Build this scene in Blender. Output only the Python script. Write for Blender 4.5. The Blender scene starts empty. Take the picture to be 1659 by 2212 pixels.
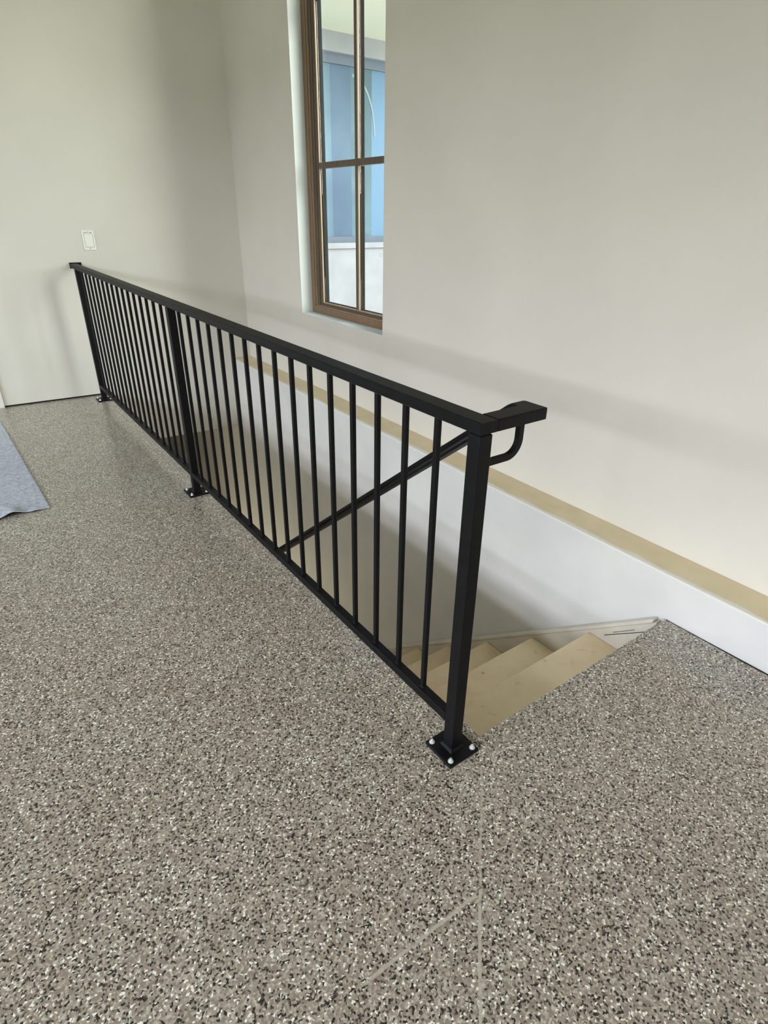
import bpy, bmesh, math, random
from mathutils import Vector, Matrix
random.seed(4)
S = bpy.context.scene
COL = S.collection

def lin(r, g, b):
    def f(c):
        c /= 255.0
        return c / 12.92 if c <= 0.04045 else ((c + 0.055) / 1.055) ** 2.4
    return (f(r), f(g), f(b), 1.0)

# ------------------------------------------------------------------ camera
cam_data = bpy.data.cameras.new('camera')
cam = bpy.data.objects.new('camera', cam_data)
COL.objects.link(cam)
cam_data.sensor_fit = 'HORIZONTAL'
cam_data.sensor_width = 36.0
cam_data.lens = 36.0 * 1261.577 / 1659.0
cam_data.clip_start = 0.02
R_ = Vector((0.81263592, -0.58264934, 0.01194232))
U_ = Vector((0.2575039, 0.37737973, 0.88953711))
F_ = Vector((0.522795, 0.71979461, -0.4567068))
M = Matrix((R_, U_, -F_)).transposed().to_4x4()
M.translation = Vector((-0.8168923, -0.79636233, 1.2953355))
cam.matrix_world = M
S.camera = cam

# ------------------------------------------------------------------ world: pale hazy sky, green ground haze
W = bpy.data.worlds.new('world')
S.world = W
W.use_nodes = True
wn = W.node_tree
wn.nodes.clear()
wo = wn.nodes.new('ShaderNodeOutputWorld')
bg = wn.nodes.new('ShaderNodeBackground')
tc = wn.nodes.new('ShaderNodeTexCoord')
sp = wn.nodes.new('ShaderNodeSeparateXYZ')
rp = wn.nodes.new('ShaderNodeValToRGB')
mr = wn.nodes.new('ShaderNodeMapRange')
mr.inputs['From Min'].default_value = -1
mr.inputs['From Max'].default_value = 1
wn.links.new(tc.outputs['Generated'], sp.inputs[0])
wn.links.new(sp.outputs['Z'], mr.inputs['Value'])
wn.links.new(mr.outputs[0], rp.inputs['Fac'])
wn.links.new(rp.outputs['Color'], bg.inputs['Color'])
wn.links.new(bg.outputs[0], wo.inputs[0])
e = rp.color_ramp.elements
e[0].position = 0.47; e[0].color = (0.22, 0.26, 0.13, 1)
e[1].position = 0.53; e[1].color = (0.86, 0.94, 1.0, 1)
n = e.new(1.0); n.color = (0.52, 0.72, 1.0, 1)
bg.inputs['Strength'].default_value = 1.1

# ------------------------------------------------------------------ lights (daylight, plus added fill lights)
def area(name, loc, target, sx, sy, power, color):
    d = bpy.data.lights.new(name, 'AREA')
    d.shape = 'RECTANGLE'
    d.size = sx; d.size_y = sy
    d.energy = power
    d.color = color
    o = bpy.data.objects.new(name, d)
    COL.objects.link(o)
    o.location = loc
    o.rotation_euler = (Vector(target) - Vector(loc)).to_track_quat('-Z', 'Y').to_euler()
    return o
# bright sky above the trees, seen through the garage opening in the left wall
area('daylight_sky', (-14.0, -1.0, 5.15), (-6.0, -1.0, 2.6), 18.0, 2.8, 3250, (0.88, 0.93, 0.99))
# hazy sky high over the courtyard, reaching in through the tall window
area('daylight_courtyard', (11.0, -7.0, 6.5), (1.3, 2.5, 1.9), 12.0, 10.0, 6600, (1.0, 0.975, 0.88))
# added fill light behind the viewer, outside the unseen opening made for it
area('fill_behind_viewer', (-3.8, -2.72, 1.25), (-3.3, 2.0, 1.0), 3.8, 2.2, 66, (1.0, 0.965, 0.80))
# added fill light low in the stairwell, lifts its shaded wall
area('stairwell_fill', (0.55, 4.2, -2.6), (0.5, 2.0, -1.3), 0.8, 0.8, 16, (1.0, 0.93, 0.64))

# the window as a light portal for the sky
pt = area('window_portal', (1.50, 2.54, 1.94), (0.0, 2.54, 1.94), 1.0, 2.6, 1, (1, 1, 1))
pt.data.cycles.is_portal = True

S.view_settings.view_transform = 'Standard'
S.view_settings.look = 'None'
S.view_settings.gamma = 1.0
S.view_settings.use_curve_mapping = False
S.view_settings.exposure = 0.0

# ------------------------------------------------------------------ materials
def mat(name, color, rough=0.6, metallic=0.0, spec=0.5, coat=0.0):
    m = bpy.data.materials.new(name)
    m.use_nodes = True
    b = m.node_tree.nodes['Principled BSDF']
    b.inputs['Base Color'].default_value = color
    b.inputs['Roughness'].default_value = rough
    b.inputs['Metallic'].default_value = metallic
    b.inputs['Specular IOR Level'].default_value = spec
    b.inputs['Coat Weight'].default_value = coat
    return m

def N(m, t, **kw):
    nd = m.node_tree.nodes.new(t)
    for k, v in kw.items():
        setattr(nd, k, v)
    return nd

def L(m, a, b):
    m.node_tree.links.new(a, b)

def bsdf(m):
    return m.node_tree.nodes['Principled BSDF']

def noise_color(m, c1, c2, scale=5.0, detail=4.0, lo=0.35, hi=0.65, bump=0.0, bscale=200.0, bdist=0.001):
    tcn = N(m, 'ShaderNodeTexCoord')
    nz = N(m, 'ShaderNodeTexNoise')
    nz.inputs['Scale'].default_value = scale
    nz.inputs['Detail'].default_value = detail
    L(m, tcn.outputs['Object'], nz.inputs['Vector'])
    r = N(m, 'ShaderNodeValToRGB')
    r.color_ramp.elements[0].position = lo; r.color_ramp.elements[0].color = c1
    r.color_ramp.elements[1].position = hi; r.color_ramp.elements[1].color = c2
    L(m, nz.outputs['Fac'], r.inputs['Fac'])
    L(m, r.outputs['Color'], bsdf(m).inputs['Base Color'])
    if bump:
        n2 = N(m, 'ShaderNodeTexNoise')
        n2.inputs['Scale'].default_value = bscale
        n2.inputs['Detail'].default_value = 3
        L(m, tcn.outputs['Object'], n2.inputs['Vector'])
        bp = N(m, 'ShaderNodeBump')
        bp.inputs['Strength'].default_value = bump
        bp.inputs['Distance'].default_value = bdist
        L(m, n2.outputs['Fac'], bp.inputs['Height'])
        L(m, bp.outputs['Normal'], bsdf(m).inputs['Normal'])
    return r

M_wall = mat('wall_paint', lin(219, 214, 205), 0.75, spec=0.25)
noise_color(M_wall, lin(217, 212, 206), lin(222, 217, 211), 2.0, 3, bump=0.35, bscale=260, bdist=0.0012)
M_wall2 = mat('back_wall_paint', lin(216, 214, 203), 0.75, spec=0.25)
noise_color(M_wall2, lin(212, 210, 203), lin(217, 215, 208), 2.0, 3, bump=0.35, bscale=260, bdist=0.0012)
M_well = mat('stairwell_paint', lin(222, 221, 219), 0.7, spec=0.25)
noise_color(M_well, lin(211, 211, 213), lin(221, 220, 221), 3.0, 4, bump=0.3, bscale=180, bdist=0.0012)
M_ceil = mat('ceiling_paint', lin(228, 226, 220), 0.8, spec=0.2)
M_trim = mat('white_trim_paint', lin(228, 228, 224), 0.45)
M_dark = mat('dark_joint_filler', lin(38, 34, 30), 0.9)
M_black = mat('black_powder_coat', lin(16, 16, 18), 0.5, spec=0.16)
noise_color(M_black, lin(14, 14, 17), lin(18, 18, 21), 40, 3, bump=0.12, bscale=900, bdist=0.0004)
M_zinc = mat('zinc_bolt', lin(236, 238, 240), 0.35, metallic=0.55)
M_plastic = mat('white_plastic', lin(238, 239, 232), 0.35)
M_mark = mat('grey_print', lin(105, 105, 100), 0.6)
M_reveal = mat('window_reveal_paint', lin(212, 219, 220), 0.6, spec=0.3)

# ledge: tan bare top, white paint lapping raggedly over its outer edge (object x runs across the ledge, y along it)
M_ledge = mat('tan_ledge_board', lin(203, 186, 150), 0.6)
def build_ledge(m):
    tcn = N(m, 'ShaderNodeTexCoord')
    sx = N(m, 'ShaderNodeSeparateXYZ'); L(m, tcn.outputs['Object'], sx.inputs[0])
    # distance from lip: x - (1.020+0.0145 y)
    ma = N(m, 'ShaderNodeMath', operation='MULTIPLY_ADD'); ma.inputs[1].default_value = -0.0145; ma.inputs[2].default_value = -1.020
    L(m, sx.outputs['Y'], ma.inputs[0])
    ad = N(m, 'ShaderNodeMath', operation='ADD'); L(m, sx.outputs['X'], ad.inputs[0]); L(m, ma.outputs[0], ad.inputs[1])
    nz = N(m, 'ShaderNodeTexNoise'); nz.inputs['Scale'].default_value = 7.0; nz.inputs['Detail'].default_value = 6
    L(m, tcn.outputs['Object'], nz.inputs['Vector'])
    m2 = N(m, 'ShaderNodeMath', operation='MULTIPLY_ADD'); m2.inputs[1].default_value = -0.05; m2.inputs[2].default_value = 0.004
    L(m, nz.outputs['Fac'], m2.inputs[0])
    a2 = N(m, 'ShaderNodeMath', operation='ADD'); L(m, ad.outputs[0], a2.inputs[0]); L(m, m2.outputs[0], a2.inputs[1])
    mrn = N(m, 'ShaderNodeMapRange'); mrn.inputs['From Min'].default_value = -0.003; mrn.inputs['From Max'].default_value = 0.006
    L(m, a2.outputs[0], mrn.inputs['Value'])
    n2 = N(m, 'ShaderNodeTexNoise'); n2.inputs['Scale'].default_value = 6; n2.inputs['Detail'].default_value = 8
    L(m, tcn.outputs['Object'], n2.inputs['Vector'])
    r = N(m, 'ShaderNodeValToRGB')
    r.color_ramp.elements[0].position = 0.3; r.color_ramp.elements[0].color = lin(212, 197, 163)
    r.color_ramp.elements[1].position = 0.7; r.color_ramp.elements[1].color = lin(226, 212, 180)
    L(m, n2.outputs['Fac'], r.inputs['Fac'])
    mx = N(m, 'ShaderNodeMix', data_type='RGBA')
    L(m, mrn.outputs[0], mx.inputs['Factor'])
    mx.inputs['A'].default_value = lin(232, 230, 224)
    L(m, r.outputs['Color'], mx.inputs['B'])
    L(m, mx.outputs['Result'], bsdf(m).inputs['Base Color'])
build_ledge(M_ledge)

# stair treads: tan boards with dust and dark spots
M_tread = mat('tan_stair_board', lin(205, 187, 150), 0.6)
def build_tread(m):
    tcn = N(m, 'ShaderNodeTexCoord')
    n1 = N(m, 'ShaderNodeTexNoise'); n1.inputs['Scale'].default_value = 5; n1.inputs['Detail'].default_value = 8; n1.inputs['Roughness'].default_value = 0.6
    L(m, tcn.outputs['Object'], n1.inputs['Vector'])
    r = N(m, 'ShaderNodeValToRGB')
    r.color_ramp.elements[0].position = 0.32; r.color_ramp.elements[0].color = lin(226, 204, 168)
    r.color_ramp.elements[1].position = 0.68; r.color_ramp.elements[1].color = lin(245, 228, 194)
    L(m, n1.outputs['Fac'], r.inputs['Fac'])
    v = N(m, 'ShaderNodeTexVoronoi'); v.inputs['Scale'].default_value = 9.0
    L(m, tcn.outputs['Object'], v.inputs['Vector'])
    n2 = N(m, 'ShaderNodeTexNoise'); n2.inputs['Scale'].default_value = 60; n2.inputs['Detail'].default_value = 4
    L(m, tcn.outputs['Object'], n2.inputs['Vector'])
    ad = N(m, 'ShaderNodeMath', operation='MULTIPLY_ADD'); ad.inputs[1].default_value = 0.12
    L(m, n2.outputs['Fac'], ad.inputs[0]); L(m, v.outputs['Distance'], ad.inputs[2])
    mrn = N(m, 'ShaderNodeMapRange'); mrn.inputs['From Min'].default_value = 0.10; mrn.inputs['From Max'].default_value = 0.17
    mrn.inputs['To Min'].default_value = 0.45; mrn.inputs['To Max'].default_value = 0.0
    L(m, ad.outputs[0], mrn.inputs['Value'])
    n3 = N(m, 'ShaderNodeTexNoise'); n3.inputs['Scale'].default_value = 22; n3.inputs['Detail'].default_value = 6
    L(m, tcn.outputs['Object'], n3.inputs['Vector'])
    m3 = N(m, 'ShaderNodeMapRange'); m3.inputs['From Min'].default_value = 0.62; m3.inputs['From Max'].default_value = 0.72; m3.inputs['To Max'].default_value = 0.22
    L(m, n3.outputs['Fac'], m3.inputs['Value'])
    mxx = N(m, 'ShaderNodeMath', operation='MAXIMUM'); L(m, mrn.outputs[0], mxx.inputs[0]); L(m, m3.outputs[0], mxx.inputs[1])
    mx = N(m, 'ShaderNodeMix', data_type='RGBA'); mx.inputs['B'].default_value = lin(105, 90, 66)
    L(m, mxx.outputs[0], mx.inputs['Factor']); L(m, r.outputs['Color'], mx.inputs['A'])
    L(m, mx.outputs['Result'], bsdf(m).inputs['Base Color'])
build_tread(M_tread)
M_skirt = mat('stairwell_skirt_board', lin(205, 196, 178), 0.6)
noise_color(M_skirt, lin(208, 201, 190), lin(224, 219, 210), 6, 6)

# felt
M_felt = mat('grey_felt', lin(150, 158, 172), 0.95, spec=0.1)
noise_color(M_felt, lin(166, 173, 190), lin(208, 214, 228), 55, 10, 0.3, 0.7, bump=0.8, bscale=320, bdist=0.003)
M_feltdark = mat('black_felt_backing', lin(30, 31, 35), 0.95, spec=0.1)

# wood
def wood(name, c1, c2, sc=(60, 60, 3)):
    m = mat(name, c1, 0.45)
    tcn = N(m, 'ShaderNodeTexCoord'); mp = N(m, 'ShaderNodeMapping')
    mp.inputs['Scale'].default_value = sc
    L(m, tcn.outputs['Object'], mp.inputs['Vector'])
    nz = N(m, 'ShaderNodeTexNoise'); nz.inputs['Scale'].default_value = 1.0; nz.inputs['Detail'].default_value = 5
    L(m, mp.outputs[0], nz.inputs['Vector'])
    r = N(m, 'ShaderNodeValToRGB')
    r.color_ramp.elements[0].position = 0.3; r.color_ramp.elements[0].color = c1
    r.color_ramp.elements[1].position = 0.7; r.color_ramp.elements[1].color = c2
    L(m, nz.outputs['Fac'], r.inputs['Fac']); L(m, r.outputs['Color'], bsdf(m).inputs['Base Color'])
    return m
M_wood = wood('stained_wood_frame', lin(112, 88, 66), lin(136, 110, 84))
M_wood2 = wood('stained_wood_sash', lin(84, 70, 58), lin(104, 88, 76))
M_bead = wood('lit_edge_bead', lin(150, 132, 108), lin(166, 148, 126))  # light on the inner edges put into the colour, paler than the sash
M_gasket = mat('black_spacer', lin(14, 16, 20), 0.85, spec=0.05)

M_glass = bpy.data.materials.new('window_glass')
M_glass.use_nodes = True
def build_glass(m, refl=0.07):
    nt = m.node_tree; nt.nodes.clear()
    o = nt.nodes.new('ShaderNodeOutputMaterial'); mx = nt.nodes.new('ShaderNodeMixShader')
    t = nt.nodes.new('ShaderNodeBsdfTransparent'); g = nt.nodes.new('ShaderNodeBsdfGlossy')
    t.inputs['Color'].default_value = (0.95, 0.98, 0.97, 1); g.inputs['Roughness'].default_value = 0.02
    mx.inputs[0].default_value = refl
    nt.links.new(t.outputs[0], mx.inputs[1]); nt.links.new(g.outputs[0], mx.inputs[2]); nt.links.new(mx.outputs[0], o.inputs[0])
build_glass(M_glass)

# flake epoxy floor
M_floor = mat('flake_epoxy_floor', lin(130, 122, 112), 0.32, spec=0.5, coat=0.35)
bsdf(M_floor).inputs['Coat Roughness'].default_value = 0.16
def build_floor(m):
    tcn = N(m, 'ShaderNodeTexCoord')
    # slight domain warp so the flakes are irregular
    wz = N(m, 'ShaderNodeTexNoise'); wz.inputs['Scale'].default_value = 160; wz.inputs['Detail'].default_value = 1
    L(m, tcn.outputs['Object'], wz.inputs['Vector'])
    vm = N(m, 'ShaderNodeVectorMath', operation='MULTIPLY_ADD')
    vm.inputs[1].default_value = (0.006, 0.006, 0.0)
    L(m, wz.outputs['Color'], vm.inputs[0]); L(m, tcn.outputs['Object'], vm.inputs[2])
    v = N(m, 'ShaderNodeTexVoronoi', voronoi_dimensions='2D'); v.inputs['Scale'].default_value = 262; v.inputs['Randomness'].default_value = 1
    L(m, vm.outputs[0], v.inputs['Vector'])
    s = N(m, 'ShaderNodeSeparateColor'); L(m, v.outputs['Color'], s.inputs[0])
    r = N(m, 'ShaderNodeValToRGB'); r.color_ramp.interpolation = 'CONSTANT'
    stops = [(0.0, lin(38, 36, 38)), (0.11, lin(92, 80, 75)), (0.18, lin(144, 136, 126)), (0.40, lin(165, 156, 145)),
             (0.60, lin(180, 172, 161)), (0.74, lin(152, 138, 128)), (0.84, lin(200, 195, 186)), (0.94, lin(250, 248, 242))]
    el = r.color_ramp.elements
    el[0].position = stops[0][0]; el[0].color = stops[0][1]
    el[1].position = stops[1][0]; el[1].color = stops[1][1]
    for p_, c_ in stops[2:]:
        q_ = el.new(p_); q_.color = c_
    L(m, s.outputs[0], r.inputs['Fac'])
    # large patches of warmer and cooler broadcast
    nz = N(m, 'ShaderNodeTexNoise'); nz.inputs['Scale'].default_value = 3.2; nz.inputs['Detail'].default_value = 5
    L(m, tcn.outputs['Object'], nz.inputs['Vector'])
    rr = N(m, 'ShaderNodeValToRGB')
    rr.color_ramp.elements[0].position = 0.35; rr.color_ramp.elements[0].color = (0.95, 0.93, 0.90, 1)
    rr.color_ramp.elements[1].position = 0.65; rr.color_ramp.elements[1].color = (1.0, 1.0, 1.0, 1)
    L(m, nz.outputs['Fac'], rr.inputs['Fac'])
    mul = N(m, 'ShaderNodeMix', data_type='RGBA', blend_type='MULTIPLY'); mul.inputs['Factor'].default_value = 1
    L(m, r.outputs['Color'], mul.inputs['A']); L(m, rr.outputs['Color'], mul.inputs['B'])
    # filled saw cuts: distance to three segments
    def seg(a, b, wdt, amt):
        A = Vector(a); B = Vector(b); d = (B - A); ln = d.length; d.normalize(); nn = Vector((-d.y, d.x))
        nz2 = N(m, 'ShaderNodeTexNoise'); nz2.inputs['Scale'].default_value = 9; nz2.inputs['Detail'].default_value = 3
        L(m, tcn.outputs['Object'], nz2.inputs['Vector'])
        vs = N(m, 'ShaderNodeVectorMath', operation='MULTIPLY_ADD'); vs.inputs[1].default_value = (0.008, 0.008, 0)
        L(m, nz2.outputs['Color'], vs.inputs[0]); L(m, tcn.outputs['Object'], vs.inputs[2])
        sub = N(m, 'ShaderNodeVectorMath', operation='SUBTRACT'); sub.inputs[1].default_value = (A.x + 0.004, A.y + 0.004, 0)
        L(m, vs.outputs[0], sub.inputs[0])
        dn = N(m, 'ShaderNodeVectorMath', operation='DOT_PRODUCT'); dn.inputs[1].default_value = (nn.x, nn.y, 0); L(m, sub.outputs[0], dn.inputs[0])
        dt = N(m, 'ShaderNodeVectorMath', operation='DOT_PRODUCT'); dt.inputs[1].default_value = (d.x, d.y, 0); L(m, sub.outputs[0], dt.inputs[0])
        ab = N(m, 'ShaderNodeMath', operation='ABSOLUTE'); L(m, dn.outputs['Value'], ab.inputs[0])
        k = N(m, 'ShaderNodeMapRange'); k.inputs['From Min'].default_value = wdt * 0.6; k.inputs['From Max'].default_value = wdt * 1.3
        k.inputs['To Min'].default_value = amt; k.inputs['To Max'].default_value = 0
        L(m, ab.outputs[0], k.inputs['Value'])
        g1 = N(m, 'ShaderNodeMath', operation='GREATER_THAN'); g1.inputs[1].default_value = 0; L(m, dt.outputs['Value'], g1.inputs[0])
        g2 = N(m, 'ShaderNodeMath', operation='LESS_THAN'); g2.inputs[1].default_value = ln; L(m, dt.outputs['Value'], g2.inputs[0])
        p1 = N(m, 'ShaderNodeMath', operation='MULTIPLY'); L(m, k.outputs[0], p1.inputs[0]); L(m, g1.outputs[0], p1.inputs[1])
        p2 = N(m, 'ShaderNodeMath', operation='MULTIPLY'); L(m, p1.outputs[0], p2.inputs[0]); L(m, g2.outputs[0], p2.inputs[1])
        nz3 = N(m, 'ShaderNodeTexNoise'); nz3.inputs['Scale'].default_value = 38; nz3.inputs['Detail'].default_value = 4
        L(m, tcn.outputs['Object'], nz3.inputs['Vector'])
        k3 = N(m, 'ShaderNodeMapRange'); k3.inputs['From Min'].default_value = 0.34; k3.inputs['From Max'].default_value = 0.5
        k3.inputs['To Min'].default_value = 0.4
        L(m, nz3.outputs['Fac'], k3.inputs['Value'])
        p3 = N(m, 'ShaderNodeMath', operation='MULTIPLY'); L(m, p2.outputs[0], p3.inputs[0]); L(m, k3.outputs[0], p3.inputs[1])
        return p3.outputs[0]
    s1 = seg((0.02, -0.095), (-0.26, -0.38), 0.0030, 0.6)
    s2 = seg((-0.20, -0.318), (-1.4, -1.56), 0.0034, 1.0)
    s3 = seg((-0.215, -0.322), (-0.50, -0.318), 0.0036, 0.9)
    m1 = N(m, 'ShaderNodeMath', operation='MAXIMUM'); L(m, s1, m1.inputs[0]); L(m, s2, m1.inputs[1])
    m2 = N(m, 'ShaderNodeMath', operation='MAXIMUM'); L(m, m1.outputs[0], m2.inputs[0]); L(m, s3, m2.inputs[1])
    mx = N(m, 'ShaderNodeMix', data_type='RGBA'); mx.inputs['B'].default_value = lin(188, 182, 168)
    L(m, m2.outputs[0], mx.inputs['Factor']); L(m, mul.outputs['Result'], mx.inputs['A'])
    L(m, mx.outputs['Result'], bsdf(m).inputs['Base Color'])
    # relief: each flake tilts a little
    n4 = N(m, 'ShaderNodeTexNoise'); n4.inputs['Scale'].default_value = 260; n4.inputs['Detail'].default_value = 2
    L(m, tcn.outputs['Object'], n4.inputs['Vector'])
    bp = N(m, 'ShaderNodeBump'); bp.inputs['Strength'].default_value = 0.55; bp.inputs['Distance'].default_value = 0.0009
    L(m, n4.outputs['Fac'], bp.inputs['Height']); L(m, bp.outputs['Normal'], bsdf(m).inputs['Normal'])
build_floor(M_floor)

# ------------------------------------------------------------------ geometry helpers
def new_obj(name, bm, m, parent=None, smooth=False):
    bmesh.ops.recalc_face_normals(bm, faces=bm.faces)
    me = bpy.data.meshes.new(name)
    bm.to_mesh(me); bm.free()
    if smooth:
        for p in me.polygons:
            p.use_smooth = True
    for mm in (m if isinstance(m, (list, tuple)) else [m]):
        me.materials.append(mm)
    o = bpy.data.objects.new(name, me)
    COL.objects.link(o)
    if parent is not None:
        o.parent = parent
    return o

def hexa(bm, pts, mi=0):
    """eight points: bottom ring then top ring"""
    v = [bm.verts.new(p) for p in pts]
    fs = [(0, 3, 2, 1), (4, 5, 6, 7), (0, 1, 5, 4), (1, 2, 6, 5), (2, 3, 7, 6), (3, 0, 4, 7)]
    out = []
    for f in fs:
        ff = bm.faces.new([v[i] for i in f]); ff.material_index = mi; out.append(ff)
    return v, out

def bx(bm, x0, x1, y0, y1, z0, z1, mi=0):
    return hexa(bm, [(x0, y0, z0), (x1, y0, z0), (x1, y1, z0), (x0, y1, z0), (x0, y0, z1), (x1, y0, z1), (x1, y1, z1), (x0, y1, z1)], mi)

def bevel(bm, w, seg=2):
    bmesh.ops.recalc_face_normals(bm, faces=bm.faces)
    bmesh.ops.bevel(bm, geom=[e_ for e_ in bm.edges], offset=w, segments=seg, profile=0.5, affect='EDGES', clamp_overlap=True)

def box(name, x0, x1, y0, y1, z0, z1, m, parent=None, bv=0.0, seg=2):
    bm = bmesh.new(); bx(bm, x0, x1, y0, y1, z0, z1)
    if bv:
        bevel(bm, bv, seg)
    return new_obj(name, bm, m, parent)

def sweep(bm, sections, closed_ends=True):
    """sections: list of lists of points, same count"""
    rings = [[bm.verts.new(p) for p in s_] for s_ in sections]
    n_ = len(rings[0])
    for a, b in zip(rings[:-1], rings[1:]):
        for i in range(n_):
            j = (i + 1) % n_
            bm.faces.new([a[i], a[j], b[j], b[i]])
    if closed_ends:
        bm.faces.new(list(reversed(rings[0]))); bm.faces.new(rings[-1])

def cyl(bm, c, r, h, axis='z', seg=16):
    res = bmesh.ops.create_cone(bm, cap_ends=True, segments=seg, radius1=r, radius2=r, depth=h)
    vs = res['verts']
    if axis == 'x':
        bmesh.ops.rotate(bm, verts=vs, matrix=Matrix.Rotation(math.pi / 2, 3, 'Y'))
    if axis == 'y':
        bmesh.ops.rotate(bm, verts=vs, matrix=Matrix.Rotation(math.pi / 2, 3, 'X'))
    bmesh.ops.translate(bm, verts=vs, vec=c)
    return vs

def empty(name, loc=(0, 0, 0), label=None, cat=None, group=None, kind=None):
    o = bpy.data.objects.new(name, None)
    COL.objects.link(o)
    o.location = loc
    tag(o, label, cat, group, kind)
    return o

def tag(o, label=None, cat=None, group=None, kind=None):
    if label: o['label'] = label
    if cat: o['category'] = cat
    if group: o['group'] = group
    if kind: o['kind'] = kind
    return o

def struct(o, label=None, cat=None):
    return tag(o, label, cat, kind='structure')

# ------------------------------------------------------------------ key lines of the room
YB = lambda x: 4.12 - 0.052 * x           # back wall face
XU = lambda y: 1.1765 + 0.0177 * y        # upper right wall face
XL = lambda y: 1.018 + 0.0145 * y         # foundation wall face (lip of ledge 2 mm further)
XW0 = 0.088                               # stair opening, rail side
YO = -0.0155                              # stair opening, near side
ZL = 0.1633                               # ledge height
CE = 3.6                                  # ceiling
XG = -6.0; YF = -2.6                      # far left and front walls
OUT = 1.43                                # outer face of the right wall
ZH = -0.432                               # underside of the back wall over the stair

# floor slab with the stair opening
bm = bmesh.new()
zt, zb_ = 0.0, -0.16
xr = lambda y: 1.0095
def slab(ring):
    t = [bm.verts.new((x, y, zt)) for x, y in ring]; b_ = [bm.verts.new((x, y, zb_)) for x, y in ring]
    bm.faces.new(t); bm.faces.new(list(reversed(b_)))
    for i in range(4):
        j = (i + 1) % 4
        bm.faces.new([t[i], b_[i], b_[j], t[j]])
slab([(XG, YF), (XW0, YF), (XW0, YB(XW0) - 0.001), (XG, YB(XG) - 0.001)])
slab([(XW0, YF), (xr(YF), YF), (xr(-0.6), -0.6), (XW0, -0.6)])
slab([(XW0, -0.6), (xr(-0.6), -0.6), (1.0095, YO), (XW0, YO)])
bmesh.ops.remove_doubles(bm, verts=bm.verts, dist=1e-5)
floor = struct(new_obj('floor', bm, M_floor), 'speckled taupe flake epoxy floor with a rectangular stair opening', 'floor')

# joint filler between slab and right wall
bm = bmesh.new()
bx(bm, 1.0100, 1.035, YF, YO - 0.002, -0.1, -0.003)
struct(new_obj('trim_1', bm, M_dark), 'dark joint between floor slab and right wall', 'joint')

# foundation wall (lower right), with slight batter near the camera, running down the stairwell and on under the back wall
bm = bmesh.new()
secs = []
for y in (YF, -0.9, -0.4, -0.05, 0.6, 1.5, 3.0, YB(1.0) + 0.3, 6.6):
    xt = XL(y) + 0.002
    bt = 0.011 if y < -0.3 else (0.0 if y > -0.06 else 0.0)
    xo = 1.9
    secs.append([(xt + 0.004, y, ZL), (xt, y, ZL - 0.006), (xt - 0.001, y, 0.1), (XL(y) + bt, y, 0.0), (XL(y), y, -3.0), (xo, y, -3.0), (xo, y, ZL)])
sweep(bm, secs)
struct(new_obj('wall_right_lower', bm, M_well), 'white painted foundation wall running down beside the stairs', 'wall')

# ledge on top of it
bm = bmesh.new()
secs = []
for y in (YF, 0.0, YB(1.1) + 0.1):
    xl = XL(y) + 0.001; xu = XU(y) + 0.06
    secs.append([(xl + 0.003, y, ZL + 0.0005), (xl + 0.0, y, ZL + 0.0015), (xl + 0.001, y, ZL + 0.004), (xl + 0.006, y, ZL + 0.0055), (xu, y, ZL + 0.0055), (xu, y, ZL + 0.0005)])
sweep(bm, secs)
struct(new_obj('trim_2', bm, M_ledge), 'tan ledge with ragged white paint edge along the right wall', 'ledge')

# upper right wall with the window opening
WY0, WY1, WZ0, WZ1 = 2.035, 3.040, 0.655, 3.22
bm = bmesh.new()
def seg_wall(y0, y1, z0, z1):
    hexa(bm, [(XU(y0), y0, z0), (OUT, y0, z0), (OUT, y1, z0), (XU(y1), y1, z0),
              (XU(y0), y0, z1), (OUT, y0, z1), (OUT, y1, z1), (XU(y1), y1, z1)])
zlw = ZL + 0.006
ye_ = YB(1.2) + 0.15
seg_wall(YF, WY0, zlw, CE)
seg_wall(WY1, ye_, zlw, CE)
seg_wall(WY0, WY1, zlw, WZ0)
seg_wall(WY0, WY1, WZ1, CE)
bmesh.ops.remove_doubles(bm, verts=bm.verts, dist=1e-5)
# drop the inner partition faces
dead = [f for f in bm.faces if False]
struct(new_obj('wall_right', bm, M_wall), 'smooth off-white right wall with a tall window', 'wall')

# window reveal linings (plaster returns)
bm = bmesh.new()
t_ = 0.004
def lin_box(y0, y1, z0, z1):
    hexa(bm, [(XU(y0) + 0.001, y0, z0), (OUT - 0.01, y0, z0), (OUT - 0.01, y1, z0), (XU(y1) + 0.001, y1, z0),
              (XU(y0) + 0.001, y0, z1), (OUT - 0.01, y0, z1), (OUT - 0.01, y1, z1), (XU(y1) + 0.001, y1, z1)])
lin_box(WY1 - t_, WY1, WZ0, WZ1)
lin_box(WY0, WY0 + t_, WZ0, WZ1)
lin_box(WY0 + t_, WY1 - t_, WZ0, WZ0 + t_)
lin_box(WY0 + t_, WY1 - t_, WZ1 - t_, WZ1)
reveal_bm = bm

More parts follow.
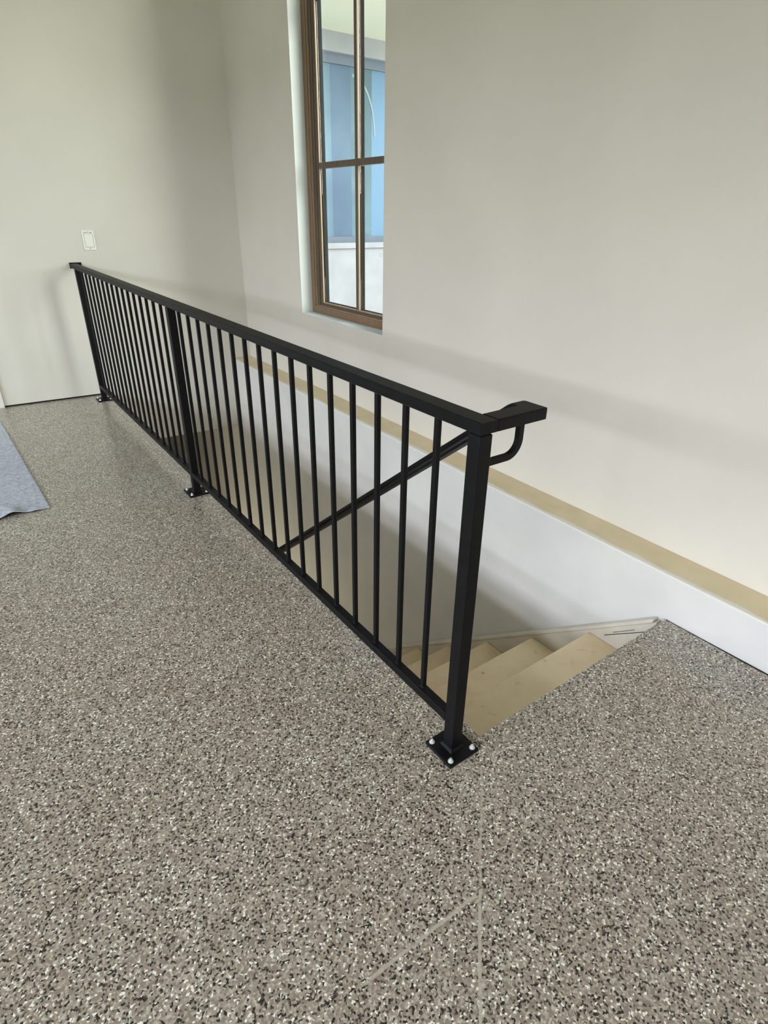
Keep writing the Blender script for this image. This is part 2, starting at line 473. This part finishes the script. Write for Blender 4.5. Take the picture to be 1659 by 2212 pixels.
# window_1
win = empty('window_1', (1.33, 2.53, WZ0), 'tall brown wood casement window in the right wall', 'window', kind='structure')
def wpart(name, bm_, m_):
    o = new_obj(name, bm_, m_, None)
    o.parent = win
    o.matrix_parent_inverse = Matrix.Translation(win.location).inverted()
    return o
wpart('plaster_reveal', reveal_bm, M_reveal)
y0, y1, z0, z1 = WY0 + t_, WY1 - t_, WZ0 + t_, WZ1 - t_
fw = 0.047
def ring_bm(y0, y1, z0, z1, wy, wz, x0, x1, bv=0.0015):
    b = bmesh.new()
    bx(b, x0, x1, y0, y0 + wy, z0, z1); bx(b, x0, x1, y1 - wy, y1, z0, z1)
    bx(b, x0, x1, y0 + wy, y1 - wy, z0, z0 + wz); bx(b, x0, x1, y0 + wy, y1 - wy, z1 - wz, z1)
    if bv: bevel(b, bv, 1)
    return b
wpart('window_frame', ring_bm(y0, y1, z0, z1, fw, 0.046, 1.315, 1.425), M_wood)
ya, yb, za, zb2 = y0 + fw, y1 - fw, z0 + 0.046, z1 - 0.046
wpart('lit_glazing_bead', ring_bm(ya, yb, za, zb2, 0.006, 0.005, 1.322, 1.40, 0.001), M_bead)
ya += 0.006; yb -= 0.006; za += 0.005; zb2 -= 0.005
sash = wpart('sash', ring_bm(ya, yb, za, zb2, 0.030, 0.010, 1.332, 1.395), M_wood2)
b = bmesh.new()
ring2 = ring_bm(ya + 0.030, yb - 0.030, za + 0.010, zb2 - 0.010, 0.022, 0.006, 1.337, 1.39)
wpart('sash', ring2, M_wood2)
ya2, yb2, za2, zb3 = ya + 0.052, yb - 0.052, za + 0.016, zb2 - 0.016
wpart('lit_glazing_bead', ring_bm(ya2, yb2, za2, zb3, 0.012, 0.009, 1.341, 1.352, 0.002), M_bead)
wpart('gasket', ring_bm(ya2, yb2, za2, zb3, 0.016, 0.0095, 1.357, 1.385, 0), M_gasket)
gy0, gy1, gz0, gz1 = ya2 + 0.016, yb2 - 0.016, za2 + 0.0095, zb3 - 0.0095
YM = 2.484; HB = [1.550, 2.385]
def bar(name, yy0, yy1, zz0, zz1, x0, x1, m_, bv=0.001):
    b = bmesh.new(); bx(b, x0, x1, yy0, yy1, zz0, zz1)
    if bv: bevel(b, bv, 1)
    return wpart(name, b, m_)
zs = [gz0] + HB + [gz1]
for k in range(len(zs) - 1):
    za_, zb_2 = zs[k] + (0.018 if k else 0), zs[k + 1] - (0.018 if k < len(zs) - 2 else 0)
    bar('vertical_muntin', YM - 0.014, YM + 0.014, za_, zb_2, 1.334, 1.341, M_wood2)
    bar('lit_glazing_bead', YM - 0.0135, YM + 0.0135, za_, zb_2, 1.3412, 1.350, M_bead)  # pale strip stands for the lit side of the muntin
    bar('spacer_bar', YM - 0.013, YM + 0.013, za_, zb_2, 1.3572, 1.384, M_gasket, 0)
for hz in HB:
    bar('horizontal_muntin', gy0, gy1, hz - 0.017, hz + 0.017, 1.333, 1.342, M_wood2)
    bar('lit_glazing_bead', gy0, gy1, hz - 0.0165, hz + 0.0165, 1.3422, 1.353, M_bead)
    bar('spacer_bar', gy0, gy1, hz - 0.014, hz + 0.014, 1.3574, 1.383, M_gasket, 0)
for k in range(3):
    for (p, q) in ((gy0, YM - 0.013), (YM + 0.013, gy1)):
        bar('glass_pane', p, q, zs[k] + 0.001, zs[k + 1] - 0.001, 1.3535, 1.3568, M_glass, 0)

# back wall, open beneath its part over the stair
bm = bmesh.new()
TH = 0.16
def bwall(x0, x1, z0, z1):
    hexa(bm, [(x0, YB(x0), z0), (x1, YB(x1), z0), (x1, YB(x1) + TH, z0), (x0, YB(x0) + TH, z0),
              (x0, YB(x0), z1), (x1, YB(x1), z1), (x1, YB(x1) + TH, z1), (x0, YB(x0) + TH, z1)])
bwall(XG, XW0, 0.011, CE)
bwall(XW0, 1.0765, ZH, CE)
bwall(1.0765, 1.30, ZL + 0.006, CE)
bmesh.ops.remove_doubles(bm, verts=bm.verts, dist=1e-5)
struct(new_obj('wall_back', bm, M_wall2), 'plain off-white back wall behind the railing', 'wall')
bm = bmesh.new()
hexa(bm, [(XG, YB(XG) + 0.012, -0.05), (XW0 - 0.01, YB(XW0) + 0.012, -0.05), (XW0 - 0.01, YB(XW0) + TH, -0.05), (XG, YB(XG) + TH, -0.05),
          (XG, YB(XG) + 0.012, 0.0105), (XW0 - 0.01, YB(XW0) + 0.012, 0.0105), (XW0 - 0.01, YB(XW0) + TH, 0.0105), (XG, YB(XG) + TH, 0.0105)])
struct(new_obj('trim_3', bm, M_dark), 'dark gap under the back wall drywall', 'joint')

# left wall with garage door opening, front wall, ceiling
GY0, GY1, GZ = -2.3, 3.2, 2.9
bm = bmesh.new()
bx(bm, XG - 0.2, XG, YF, GY0, 0, CE)
bx(bm, XG - 0.2, XG, GY1, YB(XG) + TH, 0, CE)
bx(bm, XG - 0.2, XG, GY0, GY1, GZ, CE)
struct(new_obj('wall_left', bm, M_wall), 'left wall with wide garage opening', 'wall')
bm = bmesh.new()
bx(bm, XG - 0.2, -5.8, YF - 0.2, YF, 0, CE); bx(bm, -1.8, 1.9, YF - 0.2, YF, 0, CE); bx(bm, -5.8, -1.8, YF - 0.2, YF, 2.5, CE)  # unseen opening put in for the fill light outside it
struct(new_obj('wall_front', bm, M_wall), 'wall behind the viewer with an opening added for the fill light', 'wall')
struct(box('ceiling', XG - 0.2, 1.9, YF - 0.2, 4.75, CE, CE + 0.2, M_ceil), 'plain white ceiling', 'ceiling')

# stairwell shell
struct(box('wall_stairwell_left', XW0 - 0.15, XW0, YO - 0.3, 6.6, -3.0, -0.161, M_well), 'well side wall below the slab', 'wall')
struct(box('wall_stairwell_front', XW0, 1.0, YO - 0.15, YO - 0.0, -3.0, -0.161, M_well), 'well end wall under the slab edge', 'wall')
struct(box('wall_stairwell_end', XW0 - 0.15, 1.9, 6.6, 6.75, -3.0, -0.3, M_well), 'far wall of the basement passage', 'wall')
struct(box('ceiling_passage', XW0 - 0.15, 1.9, 4.24, 6.6, ZH, ZH + 0.15, M_well), 'soffit of the basement passage', 'ceiling')
struct(box('floor_basement', XW0 - 0.15, 1.9, -0.3, 6.75, -3.15, -3.0, M_tread), 'basement floor at the foot of the stairs', 'floor')

# casing of the door at the left
d1 = empty('door_1', (-0.72, YB(-0.7), 0.0), 'white door casing at the left end of the back wall', 'door', kind='structure')
def dpart(name, x0, x1, ya_, yb_, z0_, z1_, m_, bv=0.003):
    o = box(name, x0, x1, ya_, yb_, z0_, z1_, m_, None, bv)
    o.parent = d1; o.matrix_parent_inverse = Matrix.Translation(d1.location).inverted()
    return o
yk = YB(-0.68)
dpart('door_casing', -0.725, -0.640, yk - 0.018, yk - 0.0005, 0.0, 2.13, M_trim)
dpart('door_casing', -1.700, -1.615, yk - 0.018 + 0.045, yk + 0.045, 0.0, 2.13, M_trim)
dpart('door_casing', -1.614, -0.726, yk + 0.001, yk + 0.023, 2.045, 2.13, M_trim)

# ------------------------------------------------------------------ staircase
st = empty('staircase', (0.54, YO, -0.2), 'dusty tan wooden stairs going down beside the white foundation wall', 'stairs')
def spart(o):
    o.parent = st; o.matrix_parent_inverse = Matrix.Translation(st.location).inverted(); return o
RUN, RISE = 0.267, 0.207
SX0, SX1 = XW0 + 0.003, 0.989
for i in range(13):
    ny = 0.252 + RUN * i; nz_ = -0.2227 - RISE * i
    back = ny - RUN - 0.0
    bm = bmesh.new(); bx(bm, SX0, SX1, back + (0.0 if i else 0.008), ny, nz_ - 0.03, nz_); bevel(bm, 0.004, 2)
    spart(new_obj('tread', bm, M_tread))
    if i < 12:
        bm = bmesh.new(); bx(bm, SX0 + 0.001, SX1 - 0.001, ny - 0.034, ny - 0.016, nz_ - RISE + 0.0005, nz_ - 0.031)
        spart(new_obj('riser', bm, M_tread))
def skirt(name, x0, x1, ztop, zbot, m_, y_0, y_1, cap=0.0, follow=0.0):
    bm = bmesh.new(); secs = []
    for y in (y_0, y_1):
        zc = -0.2227 - 0.7753 * (y - 0.252)
        f = follow * (y)
        secs.append([(x0, y, zc + zbot), (x1 + f, y, zc + zbot), (x1 + f, y, zc + ztop), (x0, y, zc + ztop)])
    sweep(bm, secs)
    bevel(bm, 0.002, 1)
    return spart(new_obj(name, bm, m_))
skirt('skirt_board', 0.990, 1.0165, 0.012, -0.34, M_skirt, 0.0, 3.4, follow=0.0143)
skirt('skirt_cap', 0.984, 1.0165, 0.030, 0.0125, M_skirt, 0.012, 3.4, follow=0.0143)
# rough filler panel at the head of the skirt with two open slots
bm = bmesh.new()
hexa(bm, [(0.990, YO + 0.002, -0.36), (1.0165, YO + 0.002, -0.36), (1.0165, 0.02, -0.38), (0.990, 0.02, -0.38),
          (0.990, YO + 0.002, -0.035), (1.0165, YO + 0.002, -0.035), (1.0165, 0.02, -0.055), (0.990, 0.02, -0.055)])
def slot(ya_, za_, yb_, zb_, h):
    bm = bmesh.new(); x0, x1 = 0.9882, 0.9915
    hexa(bm, [(x0, ya_, za_ - h), (x1, ya_, za_ - h), (x1, yb_, zb_ - h), (x0, yb_, zb_ - h), (x0, ya_, za_), (x1, ya_, za_), (x1, yb_, zb_), (x0, yb_, zb_)])
    spart(new_obj('board_gap', bm, M_dark))
slot(0.183, -0.193, 0.030, -0.077, 0.0030)
slot(0.150, -0.158, 0.070, -0.094, 0.0018)

# ------------------------------------------------------------------ guard railing
rail = empty('guard_railing', (0, 0, 0), 'black metal guard railing with square balusters along the stair opening', 'railing')
HS = 0.0045
ZT = 0.928; TC = 0.0256
L1, L2 = 1.9684, 3.9643
h = 0.0177
zcap = lambda y: ZT - TC + HS * max(y, 0)
for k, yy in enumerate((0.0, L1, L2)):
    zc = zcap(yy)
    bm = bmesh.new()
    bx(bm, -h, h, yy - h, yy + h, 0.0105, zc - 0.0025); bevel(bm, 0.0022, 2)
    hexa(bm, [(-h + .003, yy - h + .003, zc - 0.004), (h - .003, yy - h + .003, zc - 0.004), (h - .003, yy + h - .003, zc - 0.004), (-h + .003, yy + h - .003, zc - 0.004),
              (-h + .003, yy - h + .003, zc + 0.001), (h - .003, yy - h + .003, zc + 0.001), (h - .003, yy + h - .003, zc + 0.001), (-h + .003, yy + h - .003, zc + 0.001)])
    new_obj('post', bm, M_black, rail)
    # base plate with weld collar, four anchor bolts
    P = 0.0514
    bm = bmesh.new()
    bx(bm, -P, P, yy - P, yy + P, 0.0, 0.0095); bevel(bm, 0.0012, 1)
    a = h + 0.006
    sweep(bm, [[(-a, yy - a, .0093), (a, yy - a, .0093), (a, yy + a, .0093), (-a, yy + a, .0093)],
               [(-a, yy - a, .0115), (a, yy - a, .0115), (a, yy + a, .0115), (-a, yy + a, .0115)],
               [(-h - .0005, yy - h - .0005, .018), (h + .0005, yy - h - .0005, .018), (h + .0005, yy + h + .0005, .018), (-h - .0005, yy + h + .0005, .018)]])
    bp_ = new_obj('base_plate', bm, M_black, rail)
    for sx in (-1, 1):
        for sy in (-1, 1):
            bm = bmesh.new(); c = (sx * 0.0385, yy + sy * 0.0385)
            cyl(bm, (c[0], c[1], 0.0103), 0.0078, 0.0016, seg=20)
            cyl(bm, (c[0], c[1], 0.0138), 0.0056, 0.0055, seg=6)
            cyl(bm, (c[0], c[1], 0.0185), 0.0031, 0.0050, seg=12)
            bo = new_obj('anchor_bolt', bm, M_zinc, bp_)
            bo['label'] = 'silver anchor bolt'

# moulded cap rail: profile in x,z
XA, XB = -0.0187, 0.0313
def cap_profile(w0, w1, zt_, tc, b=0.0035):
    return [(w0 + 0.0015, zt_ - tc), (w1 - 0.0015, zt_ - tc), (w1, zt_ - tc + 0.0015), (w1, zt_ - tc + 0.006), (w1 - 0.0006, zt_ - tc + 0.0068), (w1, zt_ - b), (w1 - b * 0.35, zt_ - b * 0.35), (w1 - b, zt_),
            (w0 + b, zt_), (w0 + b * 0.35, zt_ - b * 0.35), (w0, zt_ - b), (w0 + 0.0006, zt_ - tc + 0.0068), (w0, zt_ - tc + 0.006), (w0, zt_ - tc + 0.0015)]
bm = bmesh.new(); secs = []
for y in (-0.0172, 0.0, 1.0, 2.0, 3.0, 4.108):
    secs.append([(x, y, z) for x, z in cap_profile(XA, XB, ZT + HS * max(y, 0), TC)])
sweep(bm, secs)
new_obj('top_rail', bm, M_black, rail)
# wall flange where the cap meets the back wall
box('wall_flange', -0.019, 0.060, 4.1085, 4.1155, 0.915, 0.953, M_black, rail, 0.0015)
# return piece from the corner out to the handrail head
bm = bmesh.new()
poly = [(XB + 0.0008, -0.0172), (0.1795, -0.0172), (0.1795, 0.0450), (0.134, 0.0450), (0.134, 0.0305), (XB + 0.0008, 0.0305)]
pb = [bm.verts.new((x, y, ZT - TC)) for x, y in poly]; pt_ = [bm.verts.new((x, y, ZT)) for x, y in poly]
bm.faces.new(list(reversed(pb))); bm.faces.new(pt_)
for i in range(6):
    j = (i + 1) % 6
    bm.faces.new([pb[i], pb[j], pt_[j], pt_[i]])
bmesh.ops.recalc_face_normals(bm, faces=bm.faces)
ed = [e_ for e_ in bm.edges if not all(abs(v_.co.y - 0.045) < 1e-4 for v_ in e_.verts) and not all(abs(v_.co.x - XB - 0.0008) < 1e-4 for v_ in e_.verts)
      and (e_.verts[0].co.z > ZT - 0.001 and e_.verts[1].co.z > ZT - 0.001 or (e_.verts[0].co.x > 0.17 and e_.verts[1].co.x > 0.17 and abs(e_.verts[0].co.z - e_.verts[1].co.z) > 0.01 and e_.verts[0].co.y < 0))]
bmesh.ops.bevel(bm, geom=ed, offset=0.0032, segments=3, profile=0.5, affect='EDGES')
new_obj('rail_return', bm, M_black, rail)
# descending handrail: level head then slope
SL = 0.777
hx0, hx1 = 0.134, 0.1795
bm = bmesh.new(); secs = []
def hsec(y, zt_, tc, sk):
    # sk: shear of the section so that its thickness stays square to the slope
    return [(x, y + (z - zt_) * sk, z) for x, z in cap_profile(hx0, hx1, zt_, tc, 0.004)]
secs.append(hsec(0.0451, ZT, 0.0256, 0.0))
secs.append(hsec(0.050, ZT - 0.0008, 0.0250, -0.3))
secs.append(hsec(0.060, ZT - 0.0068, 0.0235, -0.55))
yE = 3.15
secs.append(hsec(yE, ZT - 0.0115 - SL * (yE - 0.066), 0.0235, -0.55))
sweep(bm, secs)
hr = new_obj('handrail', bm, M_black, rail)
bm = bmesh.new()
def chan(y):
    zt_ = ZT - 0.0115 - SL * (y - 0.066) - 0.0225
    return [(x, y + (z - zt_) * -0.55, z) for x, z in ((hx0 + 0.006, zt_ - 0.016), (hx1 - 0.006, zt_ - 0.016), (hx1 - 0.006, zt_), (hx0 + 0.006, zt_))]
sweep(bm, [chan(0.10), chan(yE - 0.02)])
c_ = new_obj('handrail_channel', bm, M_black, hr)
# curved bracket from post to handrail
bm = bmesh.new(); path = []
bz = 0.830; bxv = 0.1175; rr = 0.036
path.append((h - 0.001, bz, 0)); path.append((bxv - rr, bz, 0))
for k in range(1, 9):
    a = k / 9 * math.pi / 2
    path.append((bxv - rr + rr * math.sin(a), bz + rr - rr * math.cos(a), a))
path.append((bxv, bz + rr, math.pi / 2)); path.append((bxv, ZT - TC - 0.0004, math.pi / 2))
secs = []
w = 0.0066
for (x, z, a) in path:
    nx, nz2 = -math.sin(a), math.cos(a)
    secs.append([(x - nx * w, -0.0064, z - nz2 * w), (x - nx * w, 0.0064, z - nz2 * w), (x + nx * w, 0.0064, z + nz2 * w), (x + nx * w, -0.0064, z + nz2 * w)])
sweep(bm, secs)
new_obj('handrail_bracket', bm, M_black, rail)
# small brackets carrying the handrail off the well wall
for y in (1.6, 2.8):
    zt_ = ZT - 0.0115 - SL * (y - 0.066) - 0.046
    bm = bmesh.new(); bx(bm, XW0 + 0.0005, XW0 + 0.006, y - 0.02, y + 0.02, zt_ - 0.05, zt_ - 0.01); bx(bm, XW0 + 0.005, 0.157, y - 0.005, y + 0.005, zt_ - 0.035, zt_ - 0.025); bx(bm, 0.152, 0.162, y - 0.005, y + 0.005, zt_ - 0.035, zt_ + 0.006)
    new_obj('handrail_bracket', bm, M_black, rail)
# bottom rails
for (ya_, yb_) in ((h - 0.0005, L1 - h + 0.0005), (L1 + h - 0.0005, L2 - h + 0.0005)):
    box('bottom_rail', -0.0180, 0.0090, ya_, yb_, 0.0955, 0.1222, M_black, rail, 0.0012, 1)
# balusters
ys = [0.12864 + 0.11472 * i for i in range(16)] + [2.104 + 0.1141 * i for i in range(16)]
for yy in ys:
    zc = zcap(yy)
    bm = bmesh.new(); bx(bm, -0.0085, 0.0042, yy - 0.00635, yy + 0.00635, 0.1218, zc + 0.001)
    bevel(bm, 0.0008, 1)
    a = 0.0085
    sweep(bm, [[(-0.0021 - a, yy - a, .1221), (-0.0021 + a, yy - a, .1221), (-0.0021 + a, yy + a, .1221), (-0.0021 - a, yy + a, .1221)],
               [(-0.0021 - .0064, yy - .0064, .1262), (-0.0021 + .0064, yy - .0064, .1262), (-0.0021 + .0064, yy + .0064, .1262), (-0.0021 - .0064, yy + .0064, .1262)]])
    new_obj('baluster', bm, M_black, rail)

# ------------------------------------------------------------------ wall control plate
px, pz = 0.140, 1.0930
py = YB(px)
sw = empty('wall_control', (px, py, pz), 'white rectangular wall control plate above the far end of the railing', 'switch')
sw.rotation_euler = (0, 0, math.atan(-0.052))
def swp(name, x0, x1, y0, y1, z0, z1, m_, bv=0.0, par=None):
    return box(name, x0, x1, y0, y1, z0, z1, m_, par or sw, bv)
bm = bmesh.new()
sweep(bm, [[(-.0405, 0, -.0635), (.0405, 0, -.0635), (.0405, 0, .0635), (-.0405, 0, .0635)],
           [(-.0405, -.004, -.0635), (.0405, -.004, -.0635), (.0405, -.004, .0635), (-.0405, -.004, .0635)],
           [(-.0375, -.0075, -.0605), (.0375, -.0075, -.0605), (.0375, -.0075, .0605), (-.0375, -.0075, .0605)]])
new_obj('cover_plate', bm, M_plastic, sw)
btn = swp('push_pad', -0.027, 0.027, -0.0105, -0.0070, -0.042, 0.041, M_plastic, 0.0012)
swp('pad_joint', -0.0285, 0.0285, -0.0079, -0.0074, -0.0438, 0.0425, M_mark)
swp('indicator_mark', -0.026, -0.008, -0.0080, -0.0074, 0.0485, 0.0525, M_mark)
swp('indicator_mark', 0.010, 0.026, -0.0080, -0.0074, 0.0485, 0.0525, M_mark)
swp('indicator_mark', -0.002, 0.003, -0.0080, -0.0074, 0.0490, 0.0560, M_mark)
bm = bmesh.new(); cyl(bm, (0, -0.0080, -0.0515), 0.003, 0.0012, 'y', 12)
new_obj('screw', bm, M_mark, sw)

# ------------------------------------------------------------------ felt mat on the floor
felt = empty('floor_felt', (-1.4, 3.0, 0), 'blue-grey felt sheet lying on the floor at the left edge', 'mat')
def felt_z(x, y, lift=0.0):
    # gentle ripples; a raised wrinkle on the near edge
    z = 0.0035 + 0.0015 * math.sin(x * 9 + y * 3) * math.sin(y * 5 + 1)
    z += 0.0015
    d = (x + 0.800) ** 2 / 0.0016 + (max(0, y - 2.19)) ** 2 / 0.008
    z += 0.017 * math.exp(-d)
    d = (x + 0.70) ** 2 / 0.0004 + (max(0, y - 2.19)) ** 2 / 0.003
    z += 0.003 * math.exp(-d)
    d = (x + 1.05) ** 2 / 0.004 + (max(0, y - 2.17)) ** 2 / 0.02
    z += 0.012 * math.exp(-d)
    return z
def felt_grid(name, off, thick, m_, inset):
    bm = bmesh.new(); nx, ny = 90, 60
    g0, g1 = [], []
    for j in range(ny + 1):
        t = (j / ny) ** 1.6
        r0, r1 = [], []
        for i in range(nx + 1):
            s = (i / nx) ** 1.8
            edge_r = -0.648 - 0.061 * t - inset * 0.5
            x = edge_r + s * (-2.6 - edge_r)
            yn = 2.190 + inset - 0.010 * math.sin((x + 0.65) * 14) * min(1, abs(x + 0.65) * 6) - 0.02 * (abs(x + 0.65))
            y = yn + t * (3.93 - yn)
            z = felt_z(x, y) + off
            r0.append(bm.verts.new((x, y, z + thick))); r1.append(bm.verts.new((x, y, max(z, 0.0004))))
        g0.append(r0); g1.append(r1)
    for j in range(ny):
        for i in range(nx):
            bm.faces.new([g0[j][i], g0[j][i + 1], g0[j + 1][i + 1], g0[j + 1][i]])
            bm.faces.new([g1[j][i], g1[j + 1][i], g1[j + 1][i + 1], g1[j][i + 1]])
    for i in range(nx):
        bm.faces.new([g0[0][i], g1[0][i], g1[0][i + 1], g0[0][i + 1]])
        bm.faces.new([g0[ny][i], g0[ny][i + 1], g1[ny][i + 1], g1[ny][i]])
    for j in range(ny):
        bm.faces.new([g0[j][0], g0[j + 1][0], g1[j + 1][0], g1[j][0]])
        bm.faces.new([g0[j][nx], g1[j][nx], g1[j + 1][nx], g0[j + 1][nx]])
    o = new_obj(name, bm, m_, None, smooth=True)
    o.parent = felt; o.matrix_parent_inverse = Matrix.Translation(felt.location).inverted()
    return o
felt_grid('felt_backing', -0.0045, 0.0022, M_feltdark, 0.001)
felt_grid('felt_layer', -0.0020, 0.0030, M_felt, 0.0)

# ------------------------------------------------------------------ outside, seen through the window
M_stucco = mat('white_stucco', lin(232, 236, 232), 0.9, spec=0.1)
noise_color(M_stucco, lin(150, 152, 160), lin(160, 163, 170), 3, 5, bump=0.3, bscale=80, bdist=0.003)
M_soffit = mat('cream_soffit', lin(232, 232, 214), 0.9, spec=0.1)
M_blueframe = mat('slate_blue_frame', lin(72, 90, 112), 0.4)
M_pane1 = mat('pale_blue_pane', lin(134, 170, 198), 0.45, spec=0.12)
noise_color(M_pane1, lin(86, 112, 134), lin(102, 130, 150), 1.2, 3)
M_pane2 = mat('slate_blue_pane', lin(112, 140, 174), 0.45, spec=0.12)
noise_color(M_pane2, lin(74, 96, 124), lin(88, 112, 136), 1.2, 3)
M_pane3 = mat('bright_blue_pane', lin(98, 132, 164), 0.45, spec=0.12)
M_pane4 = mat('teal_pane', lin(118, 158, 176), 0.45, spec=0.12)
noise_color(M_pane4, lin(76, 104, 116), lin(96, 124, 140), 1.6, 4)
M_arch = mat('pale_arch_reflection', lin(118, 142, 154), 0.5)  # tone of the arch reflected in the glass, as a colour
M_drive = mat('pale_paving', lin(190, 186, 176), 0.9)
noise_color(M_drive, lin(222, 218, 208), lin(236, 232, 222), 4, 6)
M_lawn = mat('lawn', lin(96, 120, 60), 0.95)
noise_color(M_lawn, lin(84, 108, 52), lin(112, 134, 72), 8, 8)

hw = empty('house_wing', (6.0, 8.0, -0.3), 'pale stucco house wing with large blue window seen through the glass', 'building')
def hp(name, x0, x1, y0, y1, z0, z1, m_, bv=0.0, par=None):
    o = box(name, x0, x1, y0, y1, z0, z1, m_, None, bv)
    pr = par or hw
    o.parent = pr
    o.matrix_parent_inverse = Matrix.Translation(hw.location).inverted()
    return o
Y8 = 8.0
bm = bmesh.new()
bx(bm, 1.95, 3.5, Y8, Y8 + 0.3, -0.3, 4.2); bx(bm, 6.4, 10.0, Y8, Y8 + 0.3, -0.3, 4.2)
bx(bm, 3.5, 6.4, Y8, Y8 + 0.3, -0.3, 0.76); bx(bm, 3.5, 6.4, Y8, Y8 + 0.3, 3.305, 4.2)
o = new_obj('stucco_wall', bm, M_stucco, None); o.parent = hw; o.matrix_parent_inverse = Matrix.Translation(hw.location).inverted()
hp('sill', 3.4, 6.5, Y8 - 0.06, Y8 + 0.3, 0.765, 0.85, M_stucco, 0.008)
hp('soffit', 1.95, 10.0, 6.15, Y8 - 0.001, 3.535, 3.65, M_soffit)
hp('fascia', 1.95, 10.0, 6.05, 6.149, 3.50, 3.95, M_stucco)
bwn = hp('window_frame', 3.5, 6.4, Y8 + 0.10, Y8 + 0.14, 3.19, 3.305, M_blueframe)
hp('window_frame', 3.5, 6.4, Y8 + 0.10, Y8 + 0.14, 0.85, 0.935, M_blueframe)
for (x0, x1, m_) in ((3.5, 4.60, M_pane1), (4.601, 4.95, M_pane2), (4.951, 5.335, M_pane4), (5.336, 6.4, M_pane3)):
    hp('window_pane', x0, x1, Y8 + 0.142, Y8 + 0.155, 0.93, 3.20, m_)
# reflection in the glass, made as a pale arched strip on the panes
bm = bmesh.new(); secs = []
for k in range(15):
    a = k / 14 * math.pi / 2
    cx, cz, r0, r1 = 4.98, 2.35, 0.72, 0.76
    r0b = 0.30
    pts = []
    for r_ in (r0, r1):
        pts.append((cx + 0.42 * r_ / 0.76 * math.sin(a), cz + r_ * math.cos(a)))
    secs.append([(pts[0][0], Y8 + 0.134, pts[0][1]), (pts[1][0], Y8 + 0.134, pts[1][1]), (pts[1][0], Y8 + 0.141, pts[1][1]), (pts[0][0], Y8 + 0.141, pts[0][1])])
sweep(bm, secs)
o = new_obj('arch_reflection', bm, M_arch, None); o.parent = hw; o.matrix_parent_inverse = Matrix.Translation(hw.location).inverted()

struct(box('ground_outside', 1.95, 14, -8, 12, -0.5, -0.3, M_drive), 'pale paving outside the window', 'ground')
struct(box('lawn_outside', -30, -6.25, -20, 20, -0.5, -0.15, M_lawn), 'lawn outside the garage opening', 'ground')
